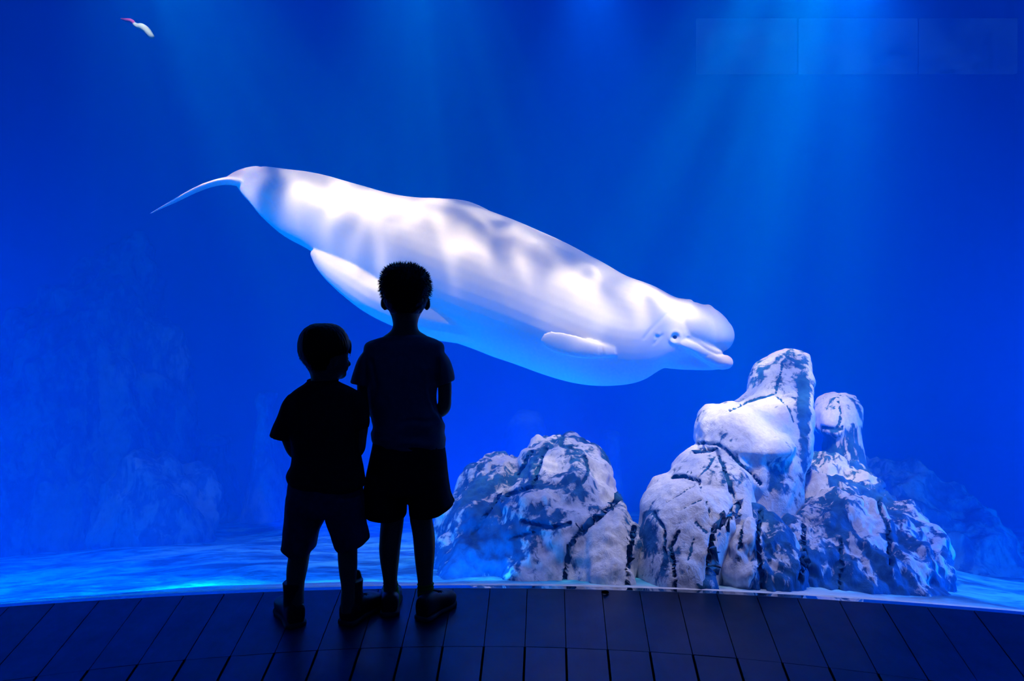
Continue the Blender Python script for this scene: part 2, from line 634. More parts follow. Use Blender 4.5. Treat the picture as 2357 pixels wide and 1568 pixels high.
def make_floor():
    bm = bmesh.new()
    tone = bm.verts.layers.float.new('tone')
    gap = 0.0035
    rr = [0.9, 1.6, 2.3, 3.05, 3.74, 4.41, None]

    def plank(r0, r1, a0, a1, t):
        q = 1 if r1 is not None else 3
        inner, outer = [], []
        for i in range(q + 1):
            a = a0 + (a1 - a0) * i / q
            inner.append((PCX + r0 * sin(a), PCY + r0 * cos(a)))
            if r1 is None:
                # outermost ring is trimmed to the glass
                r = r0
                for _ in range(60):
                    x, y = PCX + r * sin(a), PCY + r * cos(a)
                    if y > glass_y(max(-4.3, min(4.3, x)), -0.002):
                        break
                    r += 0.02
                rlo, rhi = r - 0.02, r
                for _ in range(12):
                    rm = (rlo + rhi) / 2
                    x, y = PCX + rm * sin(a), PCY + rm * cos(a)
                    if y > glass_y(max(-4.3, min(4.3, x)), -0.002):
                        rhi = rm
                    else:
                        rlo = rm
                outer.append((x, y))
            else:
                outer.append((PCX + r1 * sin(a), PCY + r1 * cos(a)))
        loop = inner + outer[::-1]
        dz = random.uniform(-0.0006, 0.0006)
        vt = [bm.verts.new((x, y, 0.0 + dz)) for x, y in loop]
        vb = [bm.verts.new((x, y, -0.012)) for x, y in loop]
        for vv in vt + vb:
            vv[tone] = t
        bm.faces.new(vt)
        m = len(loop)
        for i in range(m):
            j = (i + 1) % m
            bm.faces.new((vt[i], vb[i], vb[j], vt[j]))
    da = 0.134 / 4.41
    N = 26
    for k in range(len(rr) - 1):
        r0 = rr[k] + 0.0015
        r1 = None if rr[k + 1] is None else rr[k + 1] - 0.0015
        step = da
        g = (0.0028 if k == len(rr) - 2 else 0.0065) / max(r0, 1.0)
        off = 0.038 / 4.41 + (0.0 if k >= len(rr) - 3 else 0.4 * step)
        for i in range(-N, N + 1):
            a0 = off + i * step + g / 2
            a1 = off + (i + 1) * step - g / 2
            if abs(a1) < 0.86:
                plank(r0, r1, a0, a1, random.random() ** 2)
    return bm


bm = make_floor()
o = obj('floor', bm, M_plank, smooth=False)
o['kind'] = 'structure'
bm = bmesh.new()
rings = []
for i in range(61):
    x = -6 + 12 * i / 60
    y = glass_y(max(-4.3, min(4.3, x)), 0.05)
    rings.append([Vector((x, -2.5, -0.012)), Vector((x, y, -0.012)), Vector((x, y, -0.12)), Vector((x, -2.5, -0.12))])
loft(bm, rings)
o = obj('subfloor', bm, M_gap, smooth=False)
tag(o, 'black base under the floor planks, showing in the gaps', 'subfloor', kind='structure')


# ------------------------------------------------------------------ beluga
YW = 4.25
KW = YW / F        # metres per pixel at the whale


def W(px, py, dy=0.0):
    """a point of the whale: pixel outline at the whale's own distance, dy towards (-) or away (+) from the viewer"""
    p = P(px, py, YW)
    p.y += dy
    return p


def make_beluga():
    bm = bmesh.new()
    st = [((524, 405), (545, 424), .7), ((550, 391), (557, 446), .62), ((590, 383), (577, 468), .6), ((650, 388), (607, 504), .66),
          ((720, 398), (655, 545), .72), ((800, 418), (715, 577), .8), ((880, 442), (765, 620), .86),
          ((960, 457), (825, 672), .9), ((1050, 465), (900, 728), .93), ((1140, 492), (995, 770), .95),
          ((1230, 528), (1100, 808), .95), ((1310, 565), (1205, 846), .95), ((1380, 602), (1300, 877), .95),
          ((1440, 635), (1390, 889), .94), ((1500, 657), (1470, 878), .9), ((1545, 681), (1525, 848), .86),
          ((1585, 694), (1570, 842), .82), ((1615, 712), (1606, 838), .72), ((1640, 735), (1634, 832), .55)]
    rows = catmull([(a[0], a[1], b[0], b[1], r) for a, b, r in st], 5)
    rings = []
    n = 48
    for ax, ay, bx, by, r in rows:
        T, B = W(ax, ay), W(bx, by)
        c = (T + B) / 2
        u = (T - B) / 2
        hw = u.length * r
        ring = []
        for i in range(n):
            a = 2 * pi * i / n
            ca, sa = cos(a), sin(a)
            # flanks fall in a little above the belly
            ring.append(c + u * ca + Vector((0, hw * sa * (1 - 0.07 * max(0, -ca)), 0)))
        rings.append(ring)
    loft(bm, rings)
    for s in (-1, 1):
        # belly fold starting behind the vent
        ctube(bm, [(*W(736, 590, s * .10), .03), (*W(768, 617, s * .14), .07), (*W(830, 654, s * .17), .115),
                   (*W(905, 694, s * .18), .14), (*W(1000, 722, s * .15), .165), (*W(1110, 742, s * .09), .16)])
        # lips and cheek
        ctube(bm, [(*W(1545, 789, s * .145), .040), (*W(1572, 793, s * .145), .050), (*W(1600, 805, s * .128), .058),
                   (*W(1630, 821, s * .092), .061), (*W(1654, 831, s * .052), .057), (*W(1668, 834, s * .024), .046)])
        # brow over the eye
        blob(bm, W(1552, 768, s * .155), (.05, .035, .035))
    # melon
    ang = radians(32)
    rot = Matrix.Rotation(ang, 4, 'Y')
    blob(bm, W(1590, 752), (.24, .20, .158), rot, 36)
    blob(bm, W(1616, 757), (.206, .175, .150), rot, 36)
    blob(bm, W(1644, 770), (.130, .13, .118), rot, 36)
    # lower jaw
    ctube(bm, [(*W(1520, 800), .13), (*W(1565, 814), .108), (*W(1605, 823), .086), (*W(1640, 832), .060), (*W(1662, 838), .036)])
    # blowhole swellings
    blob(bm, W(1588, 697), (.035, .05, .022), rot)
    blob(bm, W(1630, 712), (.04, .05, .03), rot)
    # dorsal ridge
    ctube(bm, [(*W(960, 462), .02), (*W(1030, 467), .028), (*W(1075, 474), .03), (*W(1120, 489), .02)])

    # flippers
    for s in (-1, 1):
        rr = [((1398, 806), .040, .030, -.30), ((1375, 808), .044, .026, -.335), ((1345, 803), .060, .024, -.36), ((1315, 797), .074, .020, -.385),
              ((1285, 791), .078, .017, -.41), ((1262, 787), .070, .014, -.425), ((1246, 785), .048, .010, -.435), ((1238, 785), .012, .005, -.44)]
        rings = []
        for (px, py), ch, th, dy in rr:
            c = W(px, py, -s * dy * -1 if s < 0 else -dy)
            c.y = YW + s * abs(dy)
            ring = []
            for i in range(20):
                a = 2 * pi * i / 20
                # the blade hangs tilted, its front edge outwards
                chord = Vector((0.12, -s * 0.38, -0.92)).normalized()
                thick = Vector((0.0, s * 0.92, -0.38)).normalized()
                ring.append(c + chord * ch * cos(a) + thick * th * sin(a))
            rings.append(ring)
        loft(bm, rings)

    # flukes: near one seen edge-on, far one mostly hidden
    def fluke(pts):
        rings = []
        for (px, py, dy, ch, th, cd) in catmull_f(pts):
            c = W(px, py, dy)
            chord = Vector(cd).normalized()
            nrm = Vector((0.5, 0.0, 0.85)).normalized()
            nrm = (nrm - chord * nrm.dot(chord)).normalized()
            rings.append([c + chord * ch * cos(2 * pi * i / 20) + nrm * th * sin(2 * pi * i / 20) for i in range(20)])
        loft(bm, rings)

    def catmull_f(pts):
        flat = [(*p[:5], *p[5]) for p in pts]
        return [(*r[:5], r[5:8]) for r in catmull(flat, 4)]

    cd = (-0.44, 1.0, 0.16)
    fluke([(556, 420, 0.0, .07, .030, cd), (530, 418, -.03, .11, .032, cd), (500, 427, -.06, .14, .028, cd),
           (465, 446, -.10, .13, .025, cd), (430, 471, -.14, .10, .020, cd), (402, 493, -.18, .06, .013, cd), (382, 509, -.21, .015, .004, cd)])
    cd2 = (-0.44, 1.0, 0.05)
    fluke([(556, 424, 0.02, .06, .030, cd2), (556, 440, .12, .10, .022, cd2), (566, 456, .26, .11, .018, cd2),
           (582, 474, .40, .08, .014, cd2), (598, 490, .50, .02, .005, cd2)])
    me = fuse(bm, 0.0085, 5)

    creases = [([(1483, 778), (1500, 758), (1520, 738), (1535, 722)], 4, -.005), ([(1506, 792), (1525, 772)], 3, -.005),
               ([(1584, 779), (1606, 788), (1632, 806), (1652, 815), (1680, 812)], 3.5, -.012),
               ([(1566, 800), (1590, 811), (1625, 836), (1655, 846), (1672, 844)], 3.0, -.010),
               ([(1622, 822), (1640, 815)], 2.5, -.003),
               ([(600, 385), (588, 410)], 5, -.005), ([(615, 420), (630, 438), (650, 425)], 4, -.004),
               ([(625, 412), (638, 426), (652, 412)], 4, -.004), ([(600, 452), (620, 460), (632, 478)], 4, -.004),
               ([(1386, 798), (1390, 826)], 3, -.006), ([(1380, 798), (1383, 824)], 3, -.004),
               ([(1598, 695), (1606, 703)], 4, -.006)]

    def fn(co, nn):
        if co.y > YW + 0.1:
            return 0
        px, py = project(co)
        d = 0.0
        if px > 1440 or px < 680 or 1370 < px < 1400:
            for poly, w, amp in creases:
                dd = poly_dist((px, py), poly)
                if dd < 3 * w:
                    d += amp * math.exp(-(dd / w) ** 2)
        # eye socket and lid ring, ear pit
        r = math.hypot(px - 1553, py - 776)
        if r < 30 and co.y < YW - 0.05:
            d += .006 * math.exp(-((r - 13) / 4) ** 2) - .016 * math.exp(-(r / 6.5) ** 2)
        r = math.hypot(px - 1512, py - 775)
        if r < 20:
            d += -.010 * math.exp(-(r / 4.5) ** 2) + .005 * math.exp(-(math.hypot(px - 1515, py - 769) / 4) ** 2)
        d += 0.004 * noise.noise(co * 5)
        return d
    displace(me, fn)
    return me


root = empty('beluga', W(1100, 640), 'white beluga whale gliding head down to the right behind the glass', 'whale')
me = make_beluga()
bvh = BVHTree.FromPolygons([v.co.copy() for v in me.vertices], [list(p.vertices) for p in me.polygons])
whale = obj('body', me, M_skinwhale, root)
for s in (-1, 1):
    org = P(1553, 776, 1.0)
    if s < 0:
        hit = bvh.ray_cast(Vector((0, 0, H)), (org - Vector((0, 0, H))).normalized())[0]
    else:
        w0 = W(1553, 776)
        hit = bvh.ray_cast(Vector((w0.x, YW + 2, w0.z)), Vector((0, -1, 0)))[0]
    if hit is None:
        hit = W(1553, 776, s * .17)
    bm = bmesh.new()
    blob(bm, hit + Vector((0, -s * -1 * -0.004, 0)), (.017, .012, .015))
    e = obj('eye', bm, M_eye, root)
    e['label'] = 'dark round eye'


# ------------------------------------------------------------------ rocks
ROCKWORK = None


def rock(name, label, lofts, mat, voxel, disp, cracks=(), stains=(), group=None, blobs=(), smooth=2, nscale=3.0, cat='rock', push=0.0):
    bm = bmesh.new()
    for rows in lofts:
        rows_loft(bm, rows, pw=2.5, k=4, n=36)
    for c, r in blobs:
        blob(bm, c, r)
    me = fuse(bm, voxel, smooth)
    if push:
        for v in me.vertices:
            zz = H - 0.25 - v.co.z
            y0 = v.co.y
            v.co.y -= push * max(0.0, min(1.0, zz / 0.7))
            v.co.x *= v.co.y / y0
    seed = random.uniform(0, 50)

    def fn(co, nn):
        q = Vector((co.x + seed, co.y, co.z * 0.55))
        d = disp * (noise.fractal(q * nscale, 0.6, 2.1, 4) * 0.9 - 0.25 * abs(noise.noise(q * nscale * 2.3)))
        # upright flutes
        q2 = Vector((co.x * 9 + seed, co.y * 9, co.z * 1.6))
        d += disp * 0.35 * noise.noise(q2)
        d -= 0.006 * abs(noise.noise(q * 14))
        return d
    displace(me, fn)
    for v in me.vertices:       # the casting stands hard against the window
        v.co.y = max(v.co.y, glass_y(max(-4.3, min(4.3, v.co.x)), 0.036))
    att = me.attributes.new('stain', 'FLOAT', 'POINT')
    vals = [0.0] * len(me.vertices)
    pr = [project(v.co) for v in me.vertices]
    for poly, w, amp in cracks:
        xs = [p[0] for p in poly]
        ys = [p[1] for p in poly]
        bx = (min(xs) - 4 * w, max(xs) + 4 * w, min(ys) - 4 * w, max(ys) + 4 * w)
        for i, (px, py) in enumerate(pr):
            if bx[0] < px < bx[1] and bx[2] < py < bx[3]:
                wob = 2.0 * noise.noise(Vector((px * .05, py * .05, 0)))
                dd = poly_dist((px + wob * 2, py), poly) * 2.1
                if dd < 3 * w:
                    g = math.exp(-(dd / w) ** 2)
                    vals[i] = max(vals[i], min(1, g * 0.7))
                    me.vertices[i].co -= me.vertices[i].normal * amp * g
    for cx, cy, rx, ry, a in stains:
        for i, (px, py) in enumerate(pr):
            q = ((px - cx) / rx) ** 2 + ((py - cy) / ry) ** 2
            if q < 4:
                vals[i] += a * math.exp(-q)
    att.data.foreach_set('value', vals)
    if ROCKWORK:
        return obj(name, me, mat, ROCKWORK)
    o = obj(name, me, mat)
    return tag(o, label, cat, group)


# mound in the middle
rock('rock', 'broad rounded rock mound rising behind the older child, middle of the tank',
     [[(998, 1262, 1312, 3.75, .10), (1008, 1228, 1345, 3.72, .20), (1030, 1200, 1370, 3.66, .30), (1070, 1178, 1392, 3.58, .38),
       (1120, 1160, 1412, 3.5, .44), (1200, 1110, 1425, 3.42, .50), (1300, 1080, 1440, 3.38, .56), (1420, 1060, 1450, 3.35, .6)],
      [(1036, 1122, 1185, 3.75, .12), (1050, 1092, 1200, 3.72, .2), (1075, 1074, 1210, 3.68, .26), (1110, 1062, 1220, 3.6, .30),
       (1150, 1046, 1230, 3.5, .34), (1200, 1018, 1240, 3.4, .40), (1270, 990, 1240, 3.34, .44), (1340, 965, 1240, 3.3, .48), (1420, 945, 1240, 3.3, .5)],
      [(1118, 1395, 1418, 3.3, .06), (1140, 1372, 1440, 3.25, .14), (1175, 1340, 1462, 3.2, .2), (1210, 1322, 1470, 3.14, .26),
       (1290, 1305, 1462, 3.06, .30), (1400, 1298, 1455, 3.02, .32)],
      [(1200, 1200, 1310, 3.15, .1), (1250, 1150, 1320, 3.1, .2), (1320, 1120, 1330, 3.05, .28), (1400, 1100, 1335, 3.02, .3)]],
     M_rock_mid, 0.0095, 0.06,
     cracks=[([(1222, 1040), (1205, 1070), (1192, 1095)], 5, .03), ([(1255, 1035), (1240, 1075), (1225, 1120), (1165, 1140)], 6, .03),
             ([(1295, 1000), (1290, 1025), (1330, 1035)], 4, .02), ([(1422, 1150), (1380, 1190), (1340, 1220), (1310, 1260), (1298, 1350)], 6, .05),
             ([(1460, 1215), (1450, 1270), (1443, 1370)], 6, .05), ([(1150, 1140), (1115, 1190), (1090, 1230)], 5, .03),
             ([(1200, 1200), (1270, 1215), (1310, 1205)], 7, .03), ([(1170, 1240), (1230, 1225)], 6, .02),
             ([(1345, 1050), (1355, 1090), (1340, 1110)], 5, .02), ([(1415, 1300), (1418, 1340)], 3, .01)],
     stains=[(1110, 1290, 90, 130, .35), (1250, 1180, 70, 40, .30), (1360, 1240, 70, 90, -.5), (1400, 1320, 50, 60, -.55), (1270, 1075, 30, 40, -.2), (1090, 1120, 40, 30, .2),
             (1400, 1130, 40, 40, -.3), (1260, 1330, 40, 40, -.2)], push=.05)

# tall stepped rock, knob and stained base are one formation
ROCKWORK = empty('rock_formation', (1.4, 3.5, -0.1), 'tall rock formation right of centre: pale leaning peak, round knob, algae-streaked base', 'rock')
rock('stepped_peak', None,
     [[(808, 1800, 1838, 4.0, .06), (818, 1772, 1852, 3.97, .12), (840, 1748, 1858, 3.92, .17), (870, 1732, 1858, 3.86, .20), (905, 1722, 1856, 3.78, .22),
       (935, 1690, 1852, 3.7, .24), (970, 1660, 1850, 3.62, .26), (1030, 1650, 1846, 3.55, .3), (1100, 1640, 1830, 3.5, .34), (1250, 1620, 1820, 3.45, .36), (1420, 1600, 1820, 3.4, .4)],
      [(928, 1660, 1700, 3.6, .08), (938, 1632, 1740, 3.56, .16), (965, 1612, 1800, 3.5, .22), (1000, 1608, 1820, 3.45, .25), (1022, 1606, 1825, 3.42, .26), (1045, 1622, 1800, 3.42, .24), (1100, 1640, 1780, 3.4, .24), (1130, 1660, 1760, 3.4, .2)],
      [(1030, 1600, 1700, 3.38, .16), (1045, 1585, 1705, 3.34, .22), (1075, 1558, 1712, 3.28, .27), (1092, 1550, 1715, 3.26, .28), (1140, 1545, 1720, 3.22, .3), (1250, 1540, 1715, 3.15, .32), (1400, 1530, 1700, 3.1, .34)],
      [(1098, 1535, 1640, 3.2, .16), (1112, 1508, 1660, 3.14, .22), (1140, 1488, 1672, 3.1, .26), (1170, 1478, 1676, 3.06, .28), (1200, 1476, 1665, 3.04, .3),
       (1240, 1470, 1650, 3.0, .31), (1300, 1462, 1640, 2.98, .31), (1400, 1455, 1630, 2.97, .31)]],
     M_rock_clean, 0.0095, 0.03,
     cracks=[([(1606, 1020), (1650, 1022), (1680, 1045), (1720, 1080), (1752, 1115)], 4, .03), ([(1600, 1040), (1648, 1035), (1668, 1080), (1685, 1130), (1695, 1170)], 5, .035),
             ([(1548, 1098), (1575, 1096), (1608, 1108)], 5, .04), ([(1608, 1108), (1625, 1150), (1640, 1200)], 3, .015), ([(1645, 1050), (1625, 1080), (1600, 1100)], 3, .012),
             ([(1785, 910), (1815, 935), (1830, 975)], 3, .012), ([(1800, 840), (1785, 905), (1720, 925), (1680, 945)], 4, .015),
             ([(1532, 1155), (1560, 1140), (1600, 1115)], 3, .01), ([(1560, 1175), (1580, 1165), (1612, 1150)], 3.5, .01),
             ([(1700, 1160), (1680, 1190), (1645, 1215), (1632, 1290), (1628, 1380)], 8, .06), ([(1505, 1180), (1528, 1215), (1532, 1280)], 4, .02),
             ([(1562, 1225), (1542, 1260), (1550, 1300), (1555, 1360)], 5, .03), ([(1600, 1200), (1625, 1225)], 3, .01), ([(1600, 1240), (1585, 1280), (1585, 1320)], 3, .01)],
     stains=[(1790, 860, 70, 45, .35), (1850, 960, 14, 130, .8), (1490, 1230, 25, 50, .4), (1660, 1000, 20, 14, .2), (1740, 1010, 50, 50, -.2), (1790, 1080, 40, 80, .1)], push=.05)

# knob behind
rock('round_knob', None,
     [[(905, 1918, 1950, 4.1, .05), (912, 1898, 1972, 4.08, .10), (935, 1884, 1982, 4.05, .14), (965, 1882, 1980, 4.02, .15), (990, 1886, 1976, 4.0, .14), (1010, 1905, 1974, 3.98, .12),
       (1060, 1900, 1980, 3.95, .13), (1100, 1880, 1995, 3.9, .2), (1180, 1860, 2020, 3.85, .26), (1300, 1850, 2040, 3.8, .3), (1400, 1850, 2040, 3.8, .3)]],
     M_rock_dark, 0.012, 0.03, cracks=[([(1930, 925), (1935, 960), (1925, 985)], 5, .02), ([(1890, 985), (1925, 990), (1940, 985)], 5, .03)],
     stains=[(1930, 945, 60, 45, -.35), (1900, 1040, 40, 50, .3)])

# dark fluted rock in front
rock('streaked_base', None,
     [[(1042, 1790, 1905, 3.85, .10), (1060, 1772, 1930, 3.8, .2), (1090, 1762, 1985, 3.72, .28), (1120, 1740, 2010, 3.62, .34), (1150, 1690, 2070, 3.5, .40), (1185, 1662, 2105, 3.42, .44),
       (1220, 1650, 2125, 3.36, .46), (1270, 1640, 2138, 3.3, .48), (1330, 1632, 2142, 3.26, .5), (1420, 1630, 2142, 3.22, .5)],
      [(1168, 1680, 1745, 3.02, .08), (1200, 1660, 1790, 3.0, .16), (1270, 1650, 1830, 2.97, .2), (1400, 1645, 1850, 2.95, .22)],
      [(1150, 1880, 1960, 3.3, .1), (1200, 1850, 2010, 3.2, .2), (1280, 1840, 2060, 3.1, .25), (1400, 1830, 2070, 3.05, .28)]],
     M_rock_dark, 0.0095, 0.07,
     cracks=[([(1700, 1165), (1705, 1215), (1702, 1290)], 4, .03), ([(1752, 1175), (1745, 1250), (1758, 1370)], 6, .04), ([(1850, 1210), (1850, 1290), (1845, 1340)], 6, .04),
             ([(1935, 1240), (1938, 1310), (1930, 1360)], 4, .03), ([(2020, 1150), (2045, 1220), (2050, 1300)], 5, .04)],
     stains=[(1700, 1330, 60, 60, -.28), (1720, 1200, 50, 40, -.25), (1860, 1110, 50, 60, -.25), (1990, 1200, 40, 60, -.2), (1810, 1200, 50, 40, .2), (1960, 1370, 200, 30, .25), (1830, 1320, 40, 40, .2)], nscale=4.0, push=.13)

ROCKWORK = None
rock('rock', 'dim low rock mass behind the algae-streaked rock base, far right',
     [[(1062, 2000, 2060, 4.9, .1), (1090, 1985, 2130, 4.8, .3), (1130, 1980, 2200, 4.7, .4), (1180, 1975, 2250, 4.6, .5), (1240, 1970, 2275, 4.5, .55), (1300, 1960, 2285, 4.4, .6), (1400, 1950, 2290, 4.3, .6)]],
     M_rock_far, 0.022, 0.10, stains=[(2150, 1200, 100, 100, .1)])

# big dim rock wall at left
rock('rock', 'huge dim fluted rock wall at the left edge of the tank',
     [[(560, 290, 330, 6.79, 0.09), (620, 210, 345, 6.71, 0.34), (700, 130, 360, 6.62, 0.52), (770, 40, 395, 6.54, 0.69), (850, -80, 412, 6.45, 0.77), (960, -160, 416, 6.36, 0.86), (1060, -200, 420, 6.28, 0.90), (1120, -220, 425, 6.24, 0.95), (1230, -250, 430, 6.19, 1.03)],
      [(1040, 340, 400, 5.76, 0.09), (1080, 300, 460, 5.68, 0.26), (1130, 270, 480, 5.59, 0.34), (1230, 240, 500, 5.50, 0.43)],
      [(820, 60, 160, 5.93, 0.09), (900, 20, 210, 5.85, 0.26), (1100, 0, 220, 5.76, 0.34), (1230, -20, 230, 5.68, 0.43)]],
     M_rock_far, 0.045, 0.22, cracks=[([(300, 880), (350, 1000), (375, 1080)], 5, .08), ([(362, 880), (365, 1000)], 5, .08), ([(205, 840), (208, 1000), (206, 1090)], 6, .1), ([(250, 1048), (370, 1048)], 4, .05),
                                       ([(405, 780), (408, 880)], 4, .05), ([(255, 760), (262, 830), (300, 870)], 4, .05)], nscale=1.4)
# scattered boulders
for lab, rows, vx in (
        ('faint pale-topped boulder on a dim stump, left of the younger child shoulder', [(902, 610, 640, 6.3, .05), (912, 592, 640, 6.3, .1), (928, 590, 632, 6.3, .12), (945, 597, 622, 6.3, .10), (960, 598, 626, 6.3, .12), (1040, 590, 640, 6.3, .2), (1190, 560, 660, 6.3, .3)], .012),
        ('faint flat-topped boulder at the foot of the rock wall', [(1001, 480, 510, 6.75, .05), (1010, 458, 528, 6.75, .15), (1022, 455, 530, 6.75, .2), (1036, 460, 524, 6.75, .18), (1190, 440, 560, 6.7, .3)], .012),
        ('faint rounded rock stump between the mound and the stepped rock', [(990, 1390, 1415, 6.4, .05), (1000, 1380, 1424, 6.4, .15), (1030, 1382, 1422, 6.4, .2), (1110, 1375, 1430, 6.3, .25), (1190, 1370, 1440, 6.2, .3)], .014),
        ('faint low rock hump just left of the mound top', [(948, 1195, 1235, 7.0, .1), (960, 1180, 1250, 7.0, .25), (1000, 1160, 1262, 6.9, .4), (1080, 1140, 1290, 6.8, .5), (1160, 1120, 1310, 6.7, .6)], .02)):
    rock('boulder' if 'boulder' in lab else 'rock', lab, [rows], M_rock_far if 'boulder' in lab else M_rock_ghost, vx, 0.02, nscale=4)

# ------------------------------------------------------------------ glowing panels high on the back wall and the pale streak
M = NT('lit_panel')
em = M.n('ShaderNodeEmission', Strength=1.0)
v = M.coords()
M.l(M.ramp(M.noise(v, 1.6, 4, .6, .4), [(0.35, (0.0, 0.03, 0.35)), (0.6, (0.02, 0.12, 1.0))]), em.inputs['Color'])
em.inputs['Strength'].default_value = 0.6
M.l(em.outputs[0], M.out.inputs['Surface'])
M_added_panel = M.m
Yp = TYB - 0.06
for i, (x0, x1) in enumerate(((1604, 1834), (1842, 2112), (2120, 2420))):
    bm = bmesh.new()
    a = P(x0, 168, Yp)
    b = P(x1, 42, Yp)
    box(bm, a.x, b.x, Yp, Yp + 0.05, a.z, b.z)
    o = obj('window_%d' % (i + 2), bm, M_added_panel, smooth=False)  # added emissive panel for a bright blue rectangle, no modelled opening
    o['kind'] = 'structure'

fl = empty('float', P(320, 60, 3.3), 'short curved pale float with a pinkish end near the top left corner', 'float')  # solid pieces stand in for a lamp's reflection near the surface
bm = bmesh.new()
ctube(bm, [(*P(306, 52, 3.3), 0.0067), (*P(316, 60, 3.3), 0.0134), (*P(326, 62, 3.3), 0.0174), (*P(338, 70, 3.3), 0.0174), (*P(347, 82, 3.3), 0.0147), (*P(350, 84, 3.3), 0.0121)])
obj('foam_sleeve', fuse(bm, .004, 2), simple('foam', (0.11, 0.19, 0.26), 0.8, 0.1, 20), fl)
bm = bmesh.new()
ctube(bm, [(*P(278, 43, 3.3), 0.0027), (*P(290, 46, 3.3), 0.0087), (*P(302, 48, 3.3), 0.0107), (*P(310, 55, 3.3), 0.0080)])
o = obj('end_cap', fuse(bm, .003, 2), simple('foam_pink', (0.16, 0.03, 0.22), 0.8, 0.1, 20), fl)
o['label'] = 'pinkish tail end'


# ------------------------------------------------------------------ people
def hand(bm, wrist, aim, palm_n, size, curl=0.5, side=1):
    """palm, four unequal fingers with knuckle bends and a thumb off the side of the palm"""
    f = aim.normalized()
    nn = (palm_n - f * palm_n.dot(f)).normalized()
    w = f.cross(nn) * side
    L = size
    pl = L * 0.5
    rings = []
    for t, hw, th in ((-.12, .17, .13), (0, .19, .14), (.3, .25, .14), (.7, .28, .12), (1.0, .26, .09), (1.08, .2, .06)):
        c = wrist + f * pl * t
        rings.append([c + w * hw * L * cos(2 * pi * i / 16) + nn * th * L * sin(2 * pi * i / 16) for i in range(16)])
    loft(bm, rings)
    for k, (off, ln) in enumerate(((-.19, .42), (-.065, .48), (.06, .45), (.18, .35))):
        p = wrist + f * pl * .95 + w * off * L
        d = f.copy()
        pts, rad = [p - f * .05 * L], [.062 * L]
        for seg, sl in enumerate((.45, .32, .23)):
            ang = curl * (0.55, 0.85, 0.6)[seg] * (1 + 0.08 * k)
            d = (d * cos(ang) + nn * sin(ang)).normalized()
            pts.append(pts[-1] + d * ln * sl * L)
            rad.append((.060, .054, .044)[seg] * L)
        tube(bm, pts, rad, n=10)
    p = wrist + f * pl * .25 - w * .17 * L
    pts = [p, p + (f * .45 - w * .75 + nn * .3).normalized() * .20 * L]
    pts.append(pts[-1] + (f * .8 - w * .3 + nn * .4).normalized() * .17 * L)
    pts.append(pts[-1] + (f * .9 + nn * .45).normalized() * .13 * L)
    tube(bm, pts, [.085 * L, .070 * L, .060 * L, .048 * L], n=10)


def shoe(parent, heel, ang, L, w, boot_h, mats, low_h=0.055, collar_r=0.035, lace=True):
    """heel: ground point at the back of the heel; ang: degrees to the right of straight ahead"""
    d = Vector((sin(radians(ang)), cos(radians(ang)), 0))
    s = Vector((d.y, -d.x, 0))
    up = Vector((0, 0, 1))

    def section(t, hw, z0, z1, pw=2.6):
        c = heel + d * L * t
        ring = []
        for ex, ey in sellipse(24, pw):
            ring.append(c + s * ex * hw + up * ((z0 + z1) / 2 + ey * (z1 - z0) / 2))
        return ring
    st = 0.018
    bm = bmesh.new()
    prof = [(0.00, .55, .75), (0.03, .72, 1.0), (0.12, .80, 1.10), (0.25, .80, 1.12), (0.38, .80, 1.08), (0.52, .88, .92), (0.66, .98, .80), (0.80, 1.0, .74), (0.90, .90, .66), (0.97, .66, .50), (1.0, .35, .30)]
    loft(bm, [section(t, w / 2 * a, st * .5, st + low_h * h) for t, a, h in catmull(prof, 3)])
    anc = heel + d * (L * .22)
    if boot_h:
        ctube(bm, [(*(anc + up * .03), collar_r), (*(anc + up * .07), collar_r * 1.0), (*(anc + up * (boot_h * .8)), collar_r * 1.0), (*(anc + up * boot_h), collar_r * 1.06)], cap=False)
        ctube(bm, [(*(anc + d * collar_r * .8 + up * .05), collar_r * .7), (*(anc + d * collar_r * .7 + up * boot_h), collar_r * .5), (*(anc + d * collar_r * .75 + up * (boot_h + .012)), collar_r * .4)])
    me = fuse(bm, 0.0032, 3)
    up_o = obj('shoe', me, mats[0], parent)
    bm = bmesh.new()
    sole = [(-.02, .5), (0.01, .78), (0.10, .9), (0.25, .86), (0.42, .80), (0.58, .95), (0.72, 1.06), (0.85, 1.04), (0.94, .86), (1.0, .55), (1.02, .3)]
    loft(bm, [section(t, w / 2 * a, 0.0, st, 4.0) for t, a in catmull(sole, 3)])
    so = obj('sole', bm, mats[1], parent)
    so.parent = up_o
    if lace:
        bm = bmesh.new()
        for k in range(4):
            t = .40 + .085 * k
            z = st + low_h * (1.06 - .085 * k * 1.2) + .001
            c = heel + d * L * t + up * z
            e = w * .22
            ctube(bm, [(*(c - s * e - up * .006), .0022), (*(c + up * .001), .0024), (*(c + s * e + d * .008 - up * .006), .0022)], n=8)
        la = obj('laces', bm, M_lace, parent)
        la.parent = up_o
    return up_o


